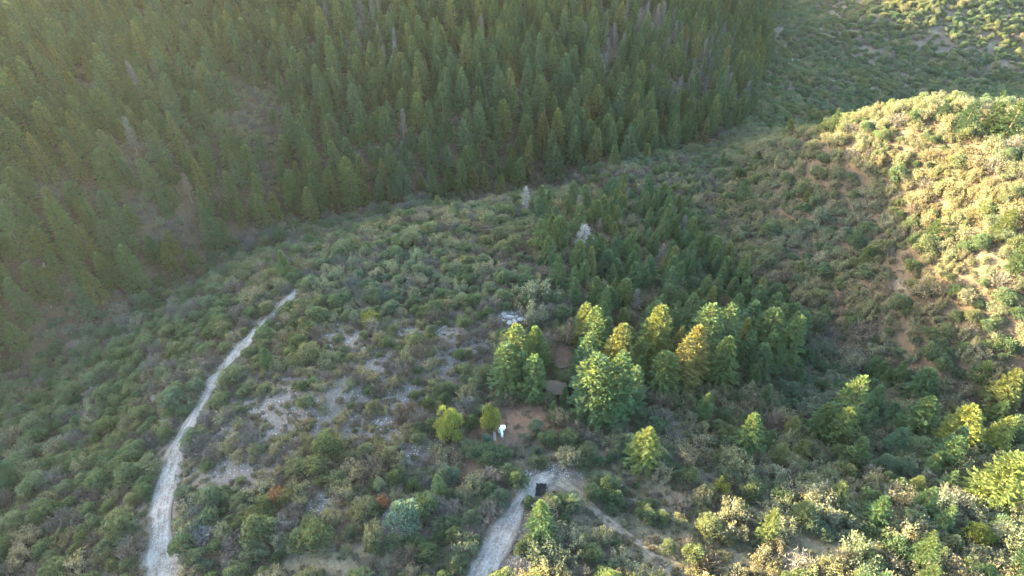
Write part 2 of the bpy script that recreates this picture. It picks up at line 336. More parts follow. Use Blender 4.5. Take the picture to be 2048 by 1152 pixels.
track('gravel_track', [(925, 1230, 5.0), (965, 1150, 4.8), (988, 1105, 5.0), (1012, 1060, 4.6), (1038, 1010, 4.0), (1060, 982, 3.6), (1085, 958, 3.4), (1110, 940, 2.4)], 'pale gravel track ending at the black sheet below the clearing', 11)
track('footpath', [(1110, 955, 2.4), (1150, 985, 2.2), (1195, 1030, 1.8), (1250, 1068, 1.5), (1300, 1105, 1.5), (1350, 1160, 1.6), (1400, 1230, 1.8)], 'faint stony path leading away from the gravel track', 17, .07, 'path')
def on_track(x, y, margin):
    r = np.zeros(np.shape(x), bool)
    for C, W in TRACKS:
        for k in range(0, len(C), 2):
            r |= (x - C[k, 0]) ** 2 + (y - C[k, 1]) ** 2 < (W[k] / 2 + margin) ** 2
    return r

# ---------------------------------------------------------------- plant shapes (unit: metres, later scaled)
def kites(base, d, up, length, width):
    """pointed leaf sprays: 4-vertex kites from base along d, lying in the plane (d, up x d)"""
    d = d / (np.linalg.norm(d, axis=1, keepdims=True) + 1e-9)
    side = np.cross(up, d); side /= (np.linalg.norm(side, axis=1, keepdims=True) + 1e-9)
    L = np.asarray(length)[:, None]; Wd = np.asarray(width)[:, None]
    nrm = np.cross(d, side)
    a = base; b = base + d * L * .45 + side * Wd * .5 - nrm * Wd * .12; c = base + d * L; e = base + d * L * .45 - side * Wd * .5 - nrm * Wd * .12
    V = np.stack([a, b, c, e], 1).reshape(-1, 3); k = np.arange(len(base))[:, None] * 4
    return V, np.concatenate([k + np.array([[0, 1, 2]]), k + np.array([[0, 2, 3]])], 0)
def tubes(A, B, r0, r1, n=5):
    """tapered tubes from A to B"""
    A = np.asarray(A, float); B = np.asarray(B, float); d = B - A; d /= (np.linalg.norm(d, axis=1, keepdims=True) + 1e-9)
    ref = np.where(np.abs(d[:, 2:]) > .9, np.array([[1., 0, 0]]), np.array([[0, 0, 1.]]))
    u = np.cross(d, ref); u /= np.linalg.norm(u, axis=1, keepdims=True); v = np.cross(d, u)
    th = np.arange(n) / n * 2 * math.pi
    ring = u[:, None] * np.cos(th)[None, :, None] + v[:, None] * np.sin(th)[None, :, None]
    r0 = np.broadcast_to(np.asarray(r0, float), (len(A),)); r1 = np.broadcast_to(np.asarray(r1, float), (len(A),))
    V = np.concatenate([A[:, None] + ring * r0[:, None, None], B[:, None] + ring * r1[:, None, None]], 1).reshape(-1, 3)
    k = np.arange(len(A))[:, None, None] * 2 * n; i = np.arange(n); j = (i + 1) % n
    q = np.stack([i, j, j + n, i + n], -1)[None] + k
    q = q.reshape(-1, 4)
    return V, np.concatenate([q[:, [0, 1, 2]], q[:, [0, 2, 3]]])
def join(parts):
    V = []; T = []; o = 0
    for v, t in parts: V.append(v); T.append(t + o); o += len(v)
    return np.concatenate(V), np.concatenate(T)
def unit(n, r):
    v = r.normal(size=(n, 3)); return v / np.linalg.norm(v, axis=1, keepdims=True)
def conifer_shape(seed, H=14., R=2.5, nb=190, gap=0.0, power=.8, lean=.3):
    r = np.random.default_rng(seed); B = []; D = []; Ls = []; Ws = []
    brA = []; brB = []
    side = r.uniform(0, 6.28)
    for i in range(nb):
        t = .05 + .94 * (i / nb) ** .92
        if r.random() < gap: continue
        az = i * 2.39996 + r.normal(0, .35); z = H * t
        Lb = R * (1 - t) ** power * min(1, .62 + 2.4 * t) * r.uniform(.72, 1.18) * (1 + .14 * math.cos(az - side)) + .16
        tilt = -.30 + .85 * t + r.normal(0, .10)
        d = np.array([math.cos(az) * math.cos(tilt), math.sin(az) * math.cos(tilt), math.sin(tilt)])
        m = max(4, int(3 + Lb * 7.0)); f = r.uniform(.18, 1., m) ** .75
        p = np.array([0, 0, z]) + d[None] * (Lb * f)[:, None]
        p[:, 2] += -.10 * Lb * f ** 2 + .22 * Lb * np.maximum(f - .6, 0)
        yaw = r.normal(0, .75, m)
        dd = np.stack([d[0] * np.cos(yaw) - d[1] * np.sin(yaw), d[0] * np.sin(yaw) + d[1] * np.cos(yaw), np.full(m, d[2]) + r.normal(.10, .28, m)], 1)
        B.append(p - dd * .12); D.append(dd); Ls.append(r.uniform(.36, .66, m) * (.75 + .35 * min(Lb / 1.2, 1))); Ws.append(r.uniform(.2, .36, m))
        brA.append((0, 0, z)); brB.append(tuple(np.array([0, 0, z]) + d * Lb * .8))
    B = np.concatenate(B); D = np.concatenate(D); n = len(B)
    crown = kites(B, D, np.array([[0, 0, 1.]]) + r.normal(0, .35, (n, 3)), np.concatenate(Ls), np.concatenate(Ws))
    top = kites(np.array([[0, 0, H * .95]] * 4), np.array([[.12, 0, 1], [-.12, .05, 1], [0, .15, 1], [0, -.12, 1.]]), unit(4, r), np.full(4, H * .075), np.full(4, .16))
    tr = tubes([(0, 0, -1.0), (0, 0, H * .45)], [(0, 0, H * .45), (0, 0, H * .97)], [.024 * H * .9, .013 * H], [.013 * H, .02], 6)
    br = tubes(brA[::3], brB[::3], .035, .012, 3)
    return join([tr, br]), join([crown, top])
def dead_conifer_shape(seed, H=12., R=1.7, nb=95):
    r = np.random.default_rng(seed); A = []; Bb = []
    for i in range(nb):
        t = .12 + .86 * i / nb; az = i * 2.4 + r.normal(0, .4); L = R * (1 - t) ** .7 * r.uniform(.4, 1.1) + .15; ti = r.normal(-.05 + .5 * t, .2)
        d = np.array([math.cos(az) * math.cos(ti), math.sin(az) * math.cos(ti), math.sin(ti)]); A.append((0, 0, H * t)); Bb.append(tuple(np.array(A[-1]) + d * L))
    A = np.array(A); Bb = np.array(Bb); br = tubes(A, Bb, .045, .018, 3)
    m = len(A) * 11; k = np.repeat(np.arange(len(A)), 11); f = r.uniform(.3, 1, m)[:, None]
    tw = kites(A[k] * (1 - f) + Bb[k] * f, (Bb - A)[k] * .6 + unit(m, r) * .6, unit(m, r), r.uniform(.3, .75, m), np.full(m, .08))
    tr = tubes([(0, 0, -1.0), (0, 0, H * .5)], [(0, 0, H * .5), (0, 0, H)], [.02 * H, .012 * H], [.012 * H, .03], 6)
    return tr, join([br, tw])
def lobe_shape(seed, R=1.9, Hh=2.4, lobes=22, per=50, leaf=.34, loose=.25, up=.55, holes=0):
    """a rounded bush: leafy lobes over a dome, each a cluster of small pointed sprays"""
    r = np.random.default_rng(seed); B = []; D = []
    az0 = r.uniform(0, 6.28)
    ctr = []
    for i in range(lobes):
        el = math.asin(min(.98, ((i + .5) / lobes) ** .9)); az = az0 + i * 2.39996 + r.normal(0, .3)
        f = r.uniform(.5, .84); cr = np.array([math.cos(az) * math.cos(el) * R * f, math.sin(az) * math.cos(el) * R * f, Hh * (.16 + .66 * math.sin(el) * f / .75)])
        lr = R * r.uniform(.26, .42); n = int(per * r.uniform(.7, 1.25)); ctr.append(cr)
        u = unit(n, r); u[:, 2] = np.where(u[:, 2] < -.35, -u[:, 2], u[:, 2])
        rad = lr * (1 - loose * r.random(n) ** 1.5)
        B.append(cr + u * rad[:, None] * np.array([1, 1, .85])); out = cr / np.linalg.norm(cr)
        D.append(u * .8 + out * .35 + np.array([0, 0, up]) + r.normal(0, .35, (n, 3)))
    B = np.concatenate(B); D = np.concatenate(D); n = len(B)
    B[:, 2] = np.maximum(B[:, 2], .05)
    fol = kites(B - D * .05, D, unit(n, r), leaf * r.uniform(.7, 1.35, n), leaf * r.uniform(.45, .75, n))
    A = np.zeros((len(ctr), 3)); A[:, 2] = -.5; A[:, :2] = r.normal(0, .12, (len(ctr), 2))
    stem = tubes(A, np.array(ctr), .07 * R / 1.9, .02, 4)
    return stem, fol
def oak_shape(seed, R=1.8, Hh=2.3, n=620, stems=34):
    r = np.random.default_rng(seed); az = r.uniform(0, 6.28, stems); sp = np.sqrt(r.random(stems)); h = Hh * (1.0 - .45 * sp ** 2) * r.uniform(.65, 1.1, stems)
    sq = r.uniform(.75, 1.3); tip = np.stack([np.cos(az) * sp * R * sq, np.sin(az) * sp * R / sq, h], 1); root = np.stack([np.cos(az) * sp * R * .25, np.sin(az) * sp * R * .25, np.full(stems, -.5)], 1)
    st = tubes(root, tip, .045, .015, 3)
    k = r.integers(0, stems, n); f = r.uniform(.35, 1.05, n) ** .7
    p = root[k] * (1 - f[:, None]) + tip[k] * f[:, None] + unit(n, r) * (R * .23 * r.random(n) ** .5)[:, None]
    p[:, 2] = np.maximum(p[:, 2], .08)
    return st, kites(p, unit(n, r) + np.array([0, 0, .6]), unit(n, r), r.uniform(.15, .30, n), r.uniform(.10, .18, n))
def brush_shape(seed, R=1.6, Hh=2.0, stems=80):
    r = np.random.default_rng(seed); az = r.uniform(0, 6.28, stems); sp = np.sqrt(r.random(stems)); h = Hh * (1.05 - .55 * sp ** 2) * r.uniform(.6, 1.1, stems)
    tip = np.stack([np.cos(az) * sp * R, np.sin(az) * sp * R, h], 1); root = np.stack([np.cos(az) * sp * R * .3, np.sin(az) * sp * R * .3, np.full(stems, -.5)], 1)
    st = tubes(root, tip, .032, .010, 3)
    m = stems * 9; k = np.repeat(np.arange(stems), 9); f = r.uniform(.3, 1, m)[:, None]
    tw = kites(root[k] * (1 - f) + tip[k] * f, (tip - root)[k] * .35 + unit(m, r) * .7, unit(m, r), r.uniform(.35, .8, m), r.uniform(.035, .08, m))
    return st, tw
def tuft_shape(seed, R=.5, n=46):
    r = np.random.default_rng(seed); az = r.uniform(0, 6.28, n); sp = np.sqrt(r.random(n)) * R * .6
    b = np.stack([np.cos(az) * sp, np.sin(az) * sp, np.full(n, -.04)], 1)
    d = np.stack([np.cos(az) * sp * 1.6, np.sin(az) * sp * 1.6, np.full(n, .45)], 1) + r.normal(0, .15, (n, 3))
    return kites(b, d, unit(n, r), r.uniform(.3, .6, n), r.uniform(.05, .16, n))

SH = {}
SH['conifer'] = [conifer_shape(10 + k, 14, [2.5, 2.2, 2.8, 2.4, 2.1, 2.7, 3.1, 2.3, 2.6][k], [250, 240, 265, 230, 240, 250, 270, 235, 250][k], [0, .05, .03, .12, .0, .2, .04, .26, .1][k], [.66, .6, .7, .62, .78, .55, .5, .85, .58][k]) for k in range(9)]
SH['dead_conifer'] = [dead_conifer_shape(40 + k) for k in range(3)]
SH['juniper'] = [lobe_shape(60 + k, 1.9, [2.3, 2.7, 2.0, 3.0, 2.4][k], [24, 28, 20, 26, 17][k], [95, 84, 112, 90, 130][k], .235) for k in range(5)]
SH['oak'] = [oak_shape(80 + k, 1.8, [2.2, 1.8, 2.6, 2.0, 1.6, 2.4][k], [1450, 1150, 1600, 1300, 1000, 1250][k], [34, 26, 42, 18, 30, 22][k]) for k in range(6)]
SH['brush'] = [brush_shape(90 + k) for k in range(4)]
KIND = {'conifer': dict(name='conifer_tree', parts=('trunk', 'crown'), mats=('bark', 'fir'), H=14., R=2.5),
        'dead_conifer': dict(name='dead_conifer', parts=('trunk', 'branches'), mats=('snag', 'snag'), H=12., R=1.7),
        'juniper': dict(name='juniper_shrub', parts=('stem', 'foliage'), mats=('bark', 'juniper'), H=2.5, R=1.9),
        'oak': dict(name='scrub_oak', parts=('stem', 'foliage'), mats=('bark', 'oak'), H=2.3, R=1.8),
        'brush': dict(name='leafless_bush', parts=('stem', 'twigs'), mats=('brush', 'brush'), H=2.0, R=1.6)}
ME = {}
for k, K in KIND.items():
    for v, (a, b) in enumerate(SH[k]):
        ME[k, v] = (mesh_np(K['name'] + '_' + K['parts'][0], a[0], a[1], [M[K['mats'][0]]]), mesh_np(K['name'] + '_' + K['parts'][1], b[0], b[1], [M[K['mats'][1]]]))
RECOLOURED = {}
ri = random.Random(5)
def plant(kind, var, x, y, sx, sz, rot, label, cat, group=None, mat=None, name=None):
    K = KIND[kind]; e = link(name or K['name'], None)
    e.location = (x, y, float(hz(x, y))); e.rotation_euler = (ri.gauss(0, .035), ri.gauss(0, .035), rot); e.scale = (sx, sx, sz); e.empty_display_size = .2
    tag(e, label, cat, group)
    a, b = ME[kind, var]
    if mat:
        if (kind, var, mat) not in RECOLOURED:
            c = b.copy(); c.materials[0] = M[mat]; RECOLOURED[kind, var, mat] = c
        b = RECOLOURED[kind, var, mat]
    link(K['parts'][0], a, e); link(K['parts'][1], b, e)
    return e
def scatter(name, shapes, mats, recs, label):
    """one mass of plants: the shapes and the spots in one mesh, spread out by geometry nodes"""
    V = []; T = []; pr = []; mi = []; o = 0
    for k, parts in enumerate(shapes):
        for q, (v, t) in enumerate(parts):
            V.append(v); T.append(t + o); o += len(v); pr.append(np.full(len(t), k)); mi.append(np.full(len(t), q))
    nP = len(recs); recs = np.asarray(recs, float)         # x y z sx sz rot var
    me = mesh_np(name, np.concatenate(V + [recs[:, :3]]), np.concatenate(T), [M[m] for m in mats], np.concatenate(mi))
    n = o + nP
    isp = np.zeros(n, bool); isp[o:] = True
    a = me.attributes.new('is_spot', 'BOOLEAN', 'POINT'); a.data.foreach_set('value', isp)
    iv = np.zeros(n, np.int32); iv[o:] = recs[:, 6]
    a = me.attributes.new('shape_no', 'INT', 'POINT'); a.data.foreach_set('value', iv)
    sc = np.ones((n, 3), np.float32); sc[o:, 0] = recs[:, 3]; sc[o:, 1] = recs[:, 3]; sc[o:, 2] = recs[:, 4]
    a = me.attributes.new('spot_scale', 'FLOAT_VECTOR', 'POINT'); a.data.foreach_set('vector', sc.ravel())
    ro = np.zeros((n, 3), np.float32); ro[o:, 2] = recs[:, 5]; ro[o:, :2] = rng.normal(0, .04, (nP, 2))
    a = me.attributes.new('spot_turn', 'FLOAT_VECTOR', 'POINT'); a.data.foreach_set('vector', ro.ravel())
    a = me.attributes.new('shape_of', 'INT', 'FACE'); a.data.foreach_set('value', np.concatenate(pr).astype(np.int32))
    ob = tag(link(name, me), label, None, None, 'stuff')
    ng = bpy.data.node_groups.new(name + '_spread', 'GeometryNodeTree')
    ng.interface.new_socket('Geometry', in_out='INPUT', socket_type='NodeSocketGeometry'); ng.interface.new_socket('Geometry', in_out='OUTPUT', socket_type='NodeSocketGeometry')
    N, L = ng.nodes, ng.links
    gi = N.new('NodeGroupInput'); go = N.new('NodeGroupOutput')
    def named(nm, ty):
        q = N.new('GeometryNodeInputNamedAttribute'); q.data_type = ty; q.inputs['Name'].default_value = nm; return q.outputs['Attribute']
    def eq(a, k):
        q = N.new('FunctionNodeCompare'); q.data_type = 'INT'; q.operation = 'EQUAL'
        ins = [s for s in q.inputs if s.enabled and s.type == 'INT']
        L.new(a, ins[0]); ins[1].default_value = k; return q.outputs[0]
    sp = N.new('GeometryNodeSeparateGeometry'); sp.domain = 'POINT'; L.new(gi.outputs[0], sp.inputs['Geometry']); L.new(named('is_spot', 'BOOLEAN'), sp.inputs['Selection'])
    jn = N.new('GeometryNodeJoinGeometry')
    sno, sof, ssc, stu = named('shape_no', 'INT'), named('shape_of', 'INT'), named('spot_scale', 'FLOAT_VECTOR'), named('spot_turn', 'FLOAT_VECTOR')
    e2r = N.new('FunctionNodeEulerToRotation'); L.new(stu, e2r.inputs[0])
    for k in range(len(shapes)):
        s2 = N.new('GeometryNodeSeparateGeometry'); s2.domain = 'FACE'; L.new(sp.outputs[1], s2.inputs['Geometry']); L.new(eq(sof, k), s2.inputs['Selection'])
        ip = N.new('GeometryNodeInstanceOnPoints'); L.new(sp.outputs[0], ip.inputs['Points']); L.new(eq(sno, k), ip.inputs['Selection']); L.new(s2.outputs[0], ip.inputs['Instance'])
        L.new(e2r.outputs[0], ip.inputs['Rotation']); L.new(ssc, ip.inputs['Scale']); L.new(ip.outputs[0], jn.inputs[0])
    L.new(jn.outputs[0], go.inputs[0])
    md = ob.modifiers.new('spread', 'NODES'); md.node_group = ng
    return ob

# ---------------------------------------------------------------- where things grow
CELL = 4.0; GRID = {}
def free(x, y, r, k):
    ci, cj = int(x // CELL), int(y // CELL)
    for i in range(ci - 2, ci + 3):
        for j in range(cj - 2, cj + 3):
            for (a, b, q) in GRID.get((i, j), ()):
                if (a - x) ** 2 + (b - y) ** 2 < ((r + q) * k) ** 2: return False
    return True
def occupy(x, y, r): GRID.setdefault((int(x // CELL), int(y // CELL)), []).append((x, y, r))

# trees one can pick out: (tip pixel, foot pixel, crown width factor, label)
BIG = [(1022, 655, 1026, 757, 1.35, 'broad sunlit-topped conifer at the rock pile edge of the clump by the clearing'), (1075, 657, 1076, 742, 1.0, 'sunlit-topped conifer in the clump beside the brown shed gap'),
 (1019, 697, 1014, 785, 1.1, 'conifer at the foot of the clump above the white tubs'), (1075, 712, 1068, 800, 1.15, 'conifer whose crown hangs beside the brown shed roof'), (1053, 706, 1047, 785, .95, 'slim conifer in the middle of the clump above the white tubs'),
 (1190, 618, 1185, 722, 1.0, 'sunlit-topped conifer above the shed where the grove opens'), (1222, 648, 1226, 752, 1.25, 'broad sunlit-topped conifer behind the big pair by the shed'), (1178, 665, 1172, 762, .95, 'slim conifer beside the opening above the brown shed'),
 (1183, 715, 1182, 832, 1.25, 'large conifer with lit tip standing right against the brown shed'), (1222, 705, 1226, 828, 1.3, 'tallest lit-tipped conifer of the big clump by the shed'), (1208, 752, 1206, 846, 1.05, 'lower conifer in front of the big clump by the shed'), (1268, 738, 1262, 815, 1.0, 'pointed shaded conifer at the outer edge of the shed clump'),
 (1303, 610, 1298, 722, 1.25, 'tall conifer with pale sunlit crown standing over the grove'), (1382, 650, 1376, 762, 1.1, 'lit-tipped conifer at the lower edge of the grove beside a tall neighbour'), (1325, 707, 1318, 785, 1.1, 'dark conifer alone at the grove foot over the reddish brush'), (1362, 680, 1352, 778, 1.15, 'dark green conifer joined to the lower edge of the grove'),
 (1412, 612, 1404, 725, 1.35, 'wide conifer with flat sunlit top in the grove'), (1436, 608, 1432, 715, 1.1, 'lit conifer next to the wide flat-topped one'), (1447, 675, 1438, 772, 1.15, 'conifer with lit tip at the grove corner above the reddish brush'), (1495, 603, 1484, 700, 1.1, 'conifer near the gully end of the grove with dim lit tip'), (1532, 622, 1520, 722, 1.15, 'bushy conifer at the gully end of the grove'), (1575, 632, 1562, 730, 1.2, 'last broad conifer of the grove before the gully'),
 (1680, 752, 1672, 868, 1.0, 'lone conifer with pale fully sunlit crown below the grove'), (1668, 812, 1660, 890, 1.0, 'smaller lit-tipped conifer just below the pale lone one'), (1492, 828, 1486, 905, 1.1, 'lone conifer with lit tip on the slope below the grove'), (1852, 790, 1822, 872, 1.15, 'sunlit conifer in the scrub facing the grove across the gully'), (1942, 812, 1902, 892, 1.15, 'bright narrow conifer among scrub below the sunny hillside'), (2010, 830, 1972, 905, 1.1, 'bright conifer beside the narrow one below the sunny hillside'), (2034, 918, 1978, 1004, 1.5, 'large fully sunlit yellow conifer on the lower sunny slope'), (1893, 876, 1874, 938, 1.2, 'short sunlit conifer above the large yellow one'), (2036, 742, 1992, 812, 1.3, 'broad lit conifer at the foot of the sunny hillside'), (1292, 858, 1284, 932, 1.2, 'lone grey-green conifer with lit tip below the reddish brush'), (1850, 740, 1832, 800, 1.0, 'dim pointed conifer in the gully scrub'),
 (1948, 203, 1922, 268, 1.35, 'first tall sunlit conifer on the crest of the sunny spur'), (2003, 203, 1975, 266, 1.1, 'second slimmer sunlit conifer on the crest of the sunny spur'), (2046, 203, 2012, 272, 1.3, 'third sunlit conifer on the crest of the sunny spur'), (1895, 208, 1880, 240, 1.2, 'short sunlit conifer on the crest of the sunny spur')]
trees = []          # kind var x y z sx sz rot  label  mat
ri = random.Random(5)
def tip_height(g, tipy):
    for h in np.arange(2, 26, .2):
        if w2px(g[0], g[1], g[2] + h)[1] <= tipy: return float(h)
    return 20.
for k, (tx, ty, bx, by, wf, lab) in enumerate(BIG):
    g = ground_at(bx, by); h = tip_height(g, ty); sz = h / 14.0
    sx = (.55 * sz + .45) * wf * 1.22
    plant('conifer', (0, 2, 6, 3, 8, 5)[k % 6], g[0], g[1], sx, sz, ri.uniform(0, 6.28), lab, 'tree', 'trees that stand out on the ridge and spur', 'bright' if 'yellow conifer' in lab or 'bright' in lab else None)  # sunlit yellow of the recoloured conifers is painted into their foliage colour
    occupy(g[0], g[1], 2.2 * sx)
def one(kind, var, px, py, R, H, lab, cat, mat=None, name=None, group=None):
    g = ground_at(px, py); K = KIND[kind]
    e = plant(kind, var, g[0], g[1], R / K['R'], H / K['H'], ri.uniform(0, 6.28), lab, cat, group, mat, name); occupy(g[0], g[1], R * .9); return e
one('juniper', 3, 900, 884, 2.6, 7.6, 'dome-shaped bright green juniper beside the clearing, apart from the clump', 'tree', 'bright', 'juniper_tree')
one('juniper', 1, 984, 865, 1.9, 6.6, 'narrow bright green juniper standing behind the white tubs', 'tree', 'bright', 'juniper_tree')
one('juniper', 0, 640, 1085, 3.2, 4.6, 'large rounded green juniper at the edge of the tan grass', 'shrub', 'juniper')
one('juniper', 3, 812, 1050, 3.2, 4.4, 'large juniper with silvery blue-green lobes near the gravel track', 'shrub', 'silver')
one('juniper', 1, 850, 1030, 2.6, 4.2, 'green juniper crowding the silvery blue-green one', 'shrub')
one('juniper', 2, 730, 1030, 2.9, 3.0, 'low wide green juniper beside the orange bush', 'shrub')
one('oak', 0, 766, 1010, 1.2, 2.0, 'small orange-brown bush against a green juniper', 'shrub', 'rust')
one('oak', 2, 555, 1000, 1.5, 2.2, 'small rust-brown bush over the red soil', 'shrub', 'rust')
one('juniper', 3, 764, 985, 1.0, 3.4, 'small upright blue-green juniper', 'shrub', 'silver')
one('juniper', 1, 742, 648, 2.6, 2.6, 'yellow-green shrub standing out on the rocky ridge', 'shrub', 'bright')
one('oak', 1, 1072, 600, 4.6, 6.5, 'big olive oak tree on the ridge above the rock pile', 'tree', None, 'oak_tree')
one('oak', 3, 1062, 640, 3.6, 5.0, 'rounded olive oak just below the big one', 'tree', None, 'oak_tree')
one('juniper', 0, 380, 895, 1.9, 2.6, 'dark juniper growing into the edge of the gravel track', 'shrub')
one('juniper', 2, 442, 808, 2.4, 3.0, 'green juniper on the upper verge of the gravel track', 'shrub')
one('brush', 0, 1595, 1135, 2.4, 2.8, 'bleached white leafless bush in the sunny grass', 'shrub', 'dead')
one('brush', 1, 415, 1080, 2.2, 2.4, 'pale leafless bush beside the wide lower end of the track', 'shrub', 'dead')
one('brush', 2, 1040, 1145, 2.0, 2.2, 'bluish grey leafless bush at the edge of the gravel track', 'shrub', 'dead')
one('brush', 3, 985, 1030, 2.4, 2.4, 'purplish grey leafless bush near the gravel track', 'shrub')
one('dead_conifer', 0, 1051, 425, 1.9, 8.5, 'bleached dead conifer on the ridge crest', 'tree', 'dead')
one('dead_conifer', 1, 1166, 500, 3.0, 8.0, 'grey dead conifer among green ones at the top of the grove', 'tree', 'dead')
one('dead_conifer', 2, 1133, 690, 1.8, 8.0, 'bare thin conifer above the shed gap', 'tree', 'bark')
one('conifer', 4, 1130, 812, 1.3, 5.0, 'small dark conifer in front of the shed', 'tree')
one('conifer', 1, 1105, 838, 1.2, 4.6, 'small conifer on the clearing side of the shed', 'tree')
one('oak', 2, 1118, 850, 1.9, 3.4, 'yellowish bush between shed and clearing', 'shrub')
one('juniper', 3, 1070, 865, 1.7, 2.6, 'grey-green shrub at the lower edge of the brown clearing', 'shrub')
one('juniper', 1, 976, 892, 1.1, 2.8, 'small blue-green juniper by the slatted timber', 'shrub', 'silver')
one('juniper', 2, 1060, 1015, 1.7, 2.4, 'green juniper right below the black sheet', 'shrub')
one('juniper', 4, 1110, 1015, 2.2, 2.6, 'olive juniper between track and path', 'shrub')
one('oak', 0, 1440, 985, 1.6, 3.0, 'yellow-topped bush on the sunny lower slope', 'shrub', 'bright')
one('juniper', 0, 1950, 1085, 2.4, 3.8, 'bright yellow-green juniper on the sunny lower slope', 'shrub', 'bright')
SHED = ground_at(1111, 790); occupy(SHED[0], SHED[1], 2.4)

# candidates over the hillsides
recs = {k: [] for k in KIND}
cs = 1.9
cx = np.arange(-330, 430, cs); cyy = np.arange(22, 640, cs)
CX, CY = np.meshgrid(cx, cyy); CX = CX.ravel() + rng.uniform(-.9, .9, CX.size); CY = CY.ravel() + rng.uniform(-.9, .9, CY.size)
CZ = hz(CX, CY); cpx, cpy, czc = w2px(CX, CY, CZ)
S_ = CX * DS[0] + CY * DS[1]
inview = (cpx > -420) & (cpx < 2470) & (cpy > -260) & (cpy < 1420)
isF = inpoly(cpx, cpy, FOREST)
keep = (czc > 15) & (inview | (isF & (S_ > -440) & (rng.random(len(CX)) < .5)))
perm = rng.permutation(np.nonzero(keep)[0])
isG = inpoly(cpx, cpy, GROVE); eC = ell(cpx, cpy, CLEAR); eS = ell(cpx, cpy, SCREE); eG = ell(cpx, cpy, GRASS); eB = ell(cpx, cpy, BROWN); eD = ell(cpx, cpy, DEADZ)
ontr = on_track(CX, CY, 0.45)
dens = vnoise(CX, CY, 16, 21); small = rng.random((len(CX), 6))
rightz = cpx > 1400 + np.clip((700 - cpy), 0, 400) * .1
farv = (czc > 285) & ~isF & (cpx > 1380)
for i in perm:
    x, y, px, py = CX[i], CY[i], cpx[i], cpy[i]; q = small[i]
    if ontr[i] or eC[i] > .75: continue
    kind = None
    if isF[i]:
        if q[0] < eB[i] * .85:
            kind = 'brush' if q[1] < .6 else 'oak'; r = .9 + 1.0 * q[2]; k_ = .55
            if q[3] < .25: continue
        else:
            dead = q[1] < .012 + .5 * eD[i] * (czc[i] > 60)
            h = (6.0 + 11.0 * q[2] ** .75) * (.8 + .35 * dens[i])
            kind = 'dead_conifer' if dead else 'conifer'; r = .105 * h + .75; k_ = 1.0
            if (not dead) and q[4] < .06: kind = 'oak'; r = 1.6
    elif isG[i]:
        if q[1] < .68:
            kind = 'conifer'; h = (5.5 + 6.0 * q[2]) * (.85 + .3 * dens[i]); r = .11 * h + .7; k_ = .92
            if q[4] < .03: kind = 'dead_conifer'
        else: kind = 'oak' if q[3] < .7 else 'juniper'; r = 1.1 + .9 * q[2]; k_ = .66
    else:
        cover = .97 - .66 * eS[i] - .65 * eG[i] - .25 * (dens[i] < (.12 if rightz[i] else .3))
        if farv[i]: cover = .62 - .3 * (dens[i] < .4)
        if q[0] > cover: continue
        rr = q[1]
        if farv[i]: w = (.80, .16, .04, 0)
        elif px > 1380 and py > 740: w = (.28, .60, .03, .09)
        elif rightz[i]: w = (.24, .68, .07, .01)
        elif eS[i] > .2: w = (.26, .42, .32, 0)
        elif px < 420: w = (.60, .26, .135, .005)
        else: w = (.45, .34, .205, .005)
        kind = 'juniper' if rr < w[0] else 'oak' if rr < w[0] + w[1] else 'brush' if rr < w[0] + w[1] + w[2] else 'conifer'
        r = (1.0 + 1.35 * q[2] ** 1.3) * (1.12 if py > 900 else 1.0); k_ = .54
        if rightz[i] and not farv[i]: r *= 1.15; k_ = .48
        if kind == 'conifer': h = 5 + 5 * q[2]; r = .11 * h + .7
        if eS[i] > .3 or eG[i] > .3: r *= .72
    if not free(x, y, r, k_): continue
    occupy(x, y, r)
    K = KIND[kind]; v = int(q[5] * len(SH[kind])) % len(SH[kind])
    if kind in ('conifer', 'dead_conifer'):
        sz = h / K['H'] * (.72 if kind == 'dead_conifer' else 1); sx = (r * 1.38) / K['R'] if kind == 'conifer' else (.6 * sz + .4) * 1.3
    else:
        sx = r * 1.16 / K['R']; sz = sx * (.78 + .45 * q[4])
    recs[kind].append((x, y, CZ[i] - .06, sx, sz, q[3] * 6.28, v, px, py, czc[i]))

fill = rng.permutation(np.nonzero(keep & (~isF | inview) & ~ontr & (eC < .6) & (czc < 330))[0])
for i in fill:
    q = rng.random(5); x, y = CX[i] + q[0] - .5, CY[i] + q[1] - .5
    if q[2] < .35 + .5 * eS[i] + .55 * eG[i]: continue
    kind = ('oak', 'oak', 'juniper', 'brush')[int(q[3] * 4)]; r = .5 + .5 * q[4]
    if isF[i]:
        kind = ('oak', 'brush', 'brush', 'juniper')[int(q[3] * 4)]; r *= 1.25
        if q[2] < .3: continue
    if not free(x, y, r, .72): continue
    occupy(x, y, r); sx = r * 1.16 / KIND[kind]['R']
    recs[kind].append((x, y, float(hz(x, y)) - .04, sx, sx * (.8 + .4 * q[0]), q[1] * 6.28, int(q[2] * 97) % len(SH[kind]), cpx[i], cpy[i], czc[i]))

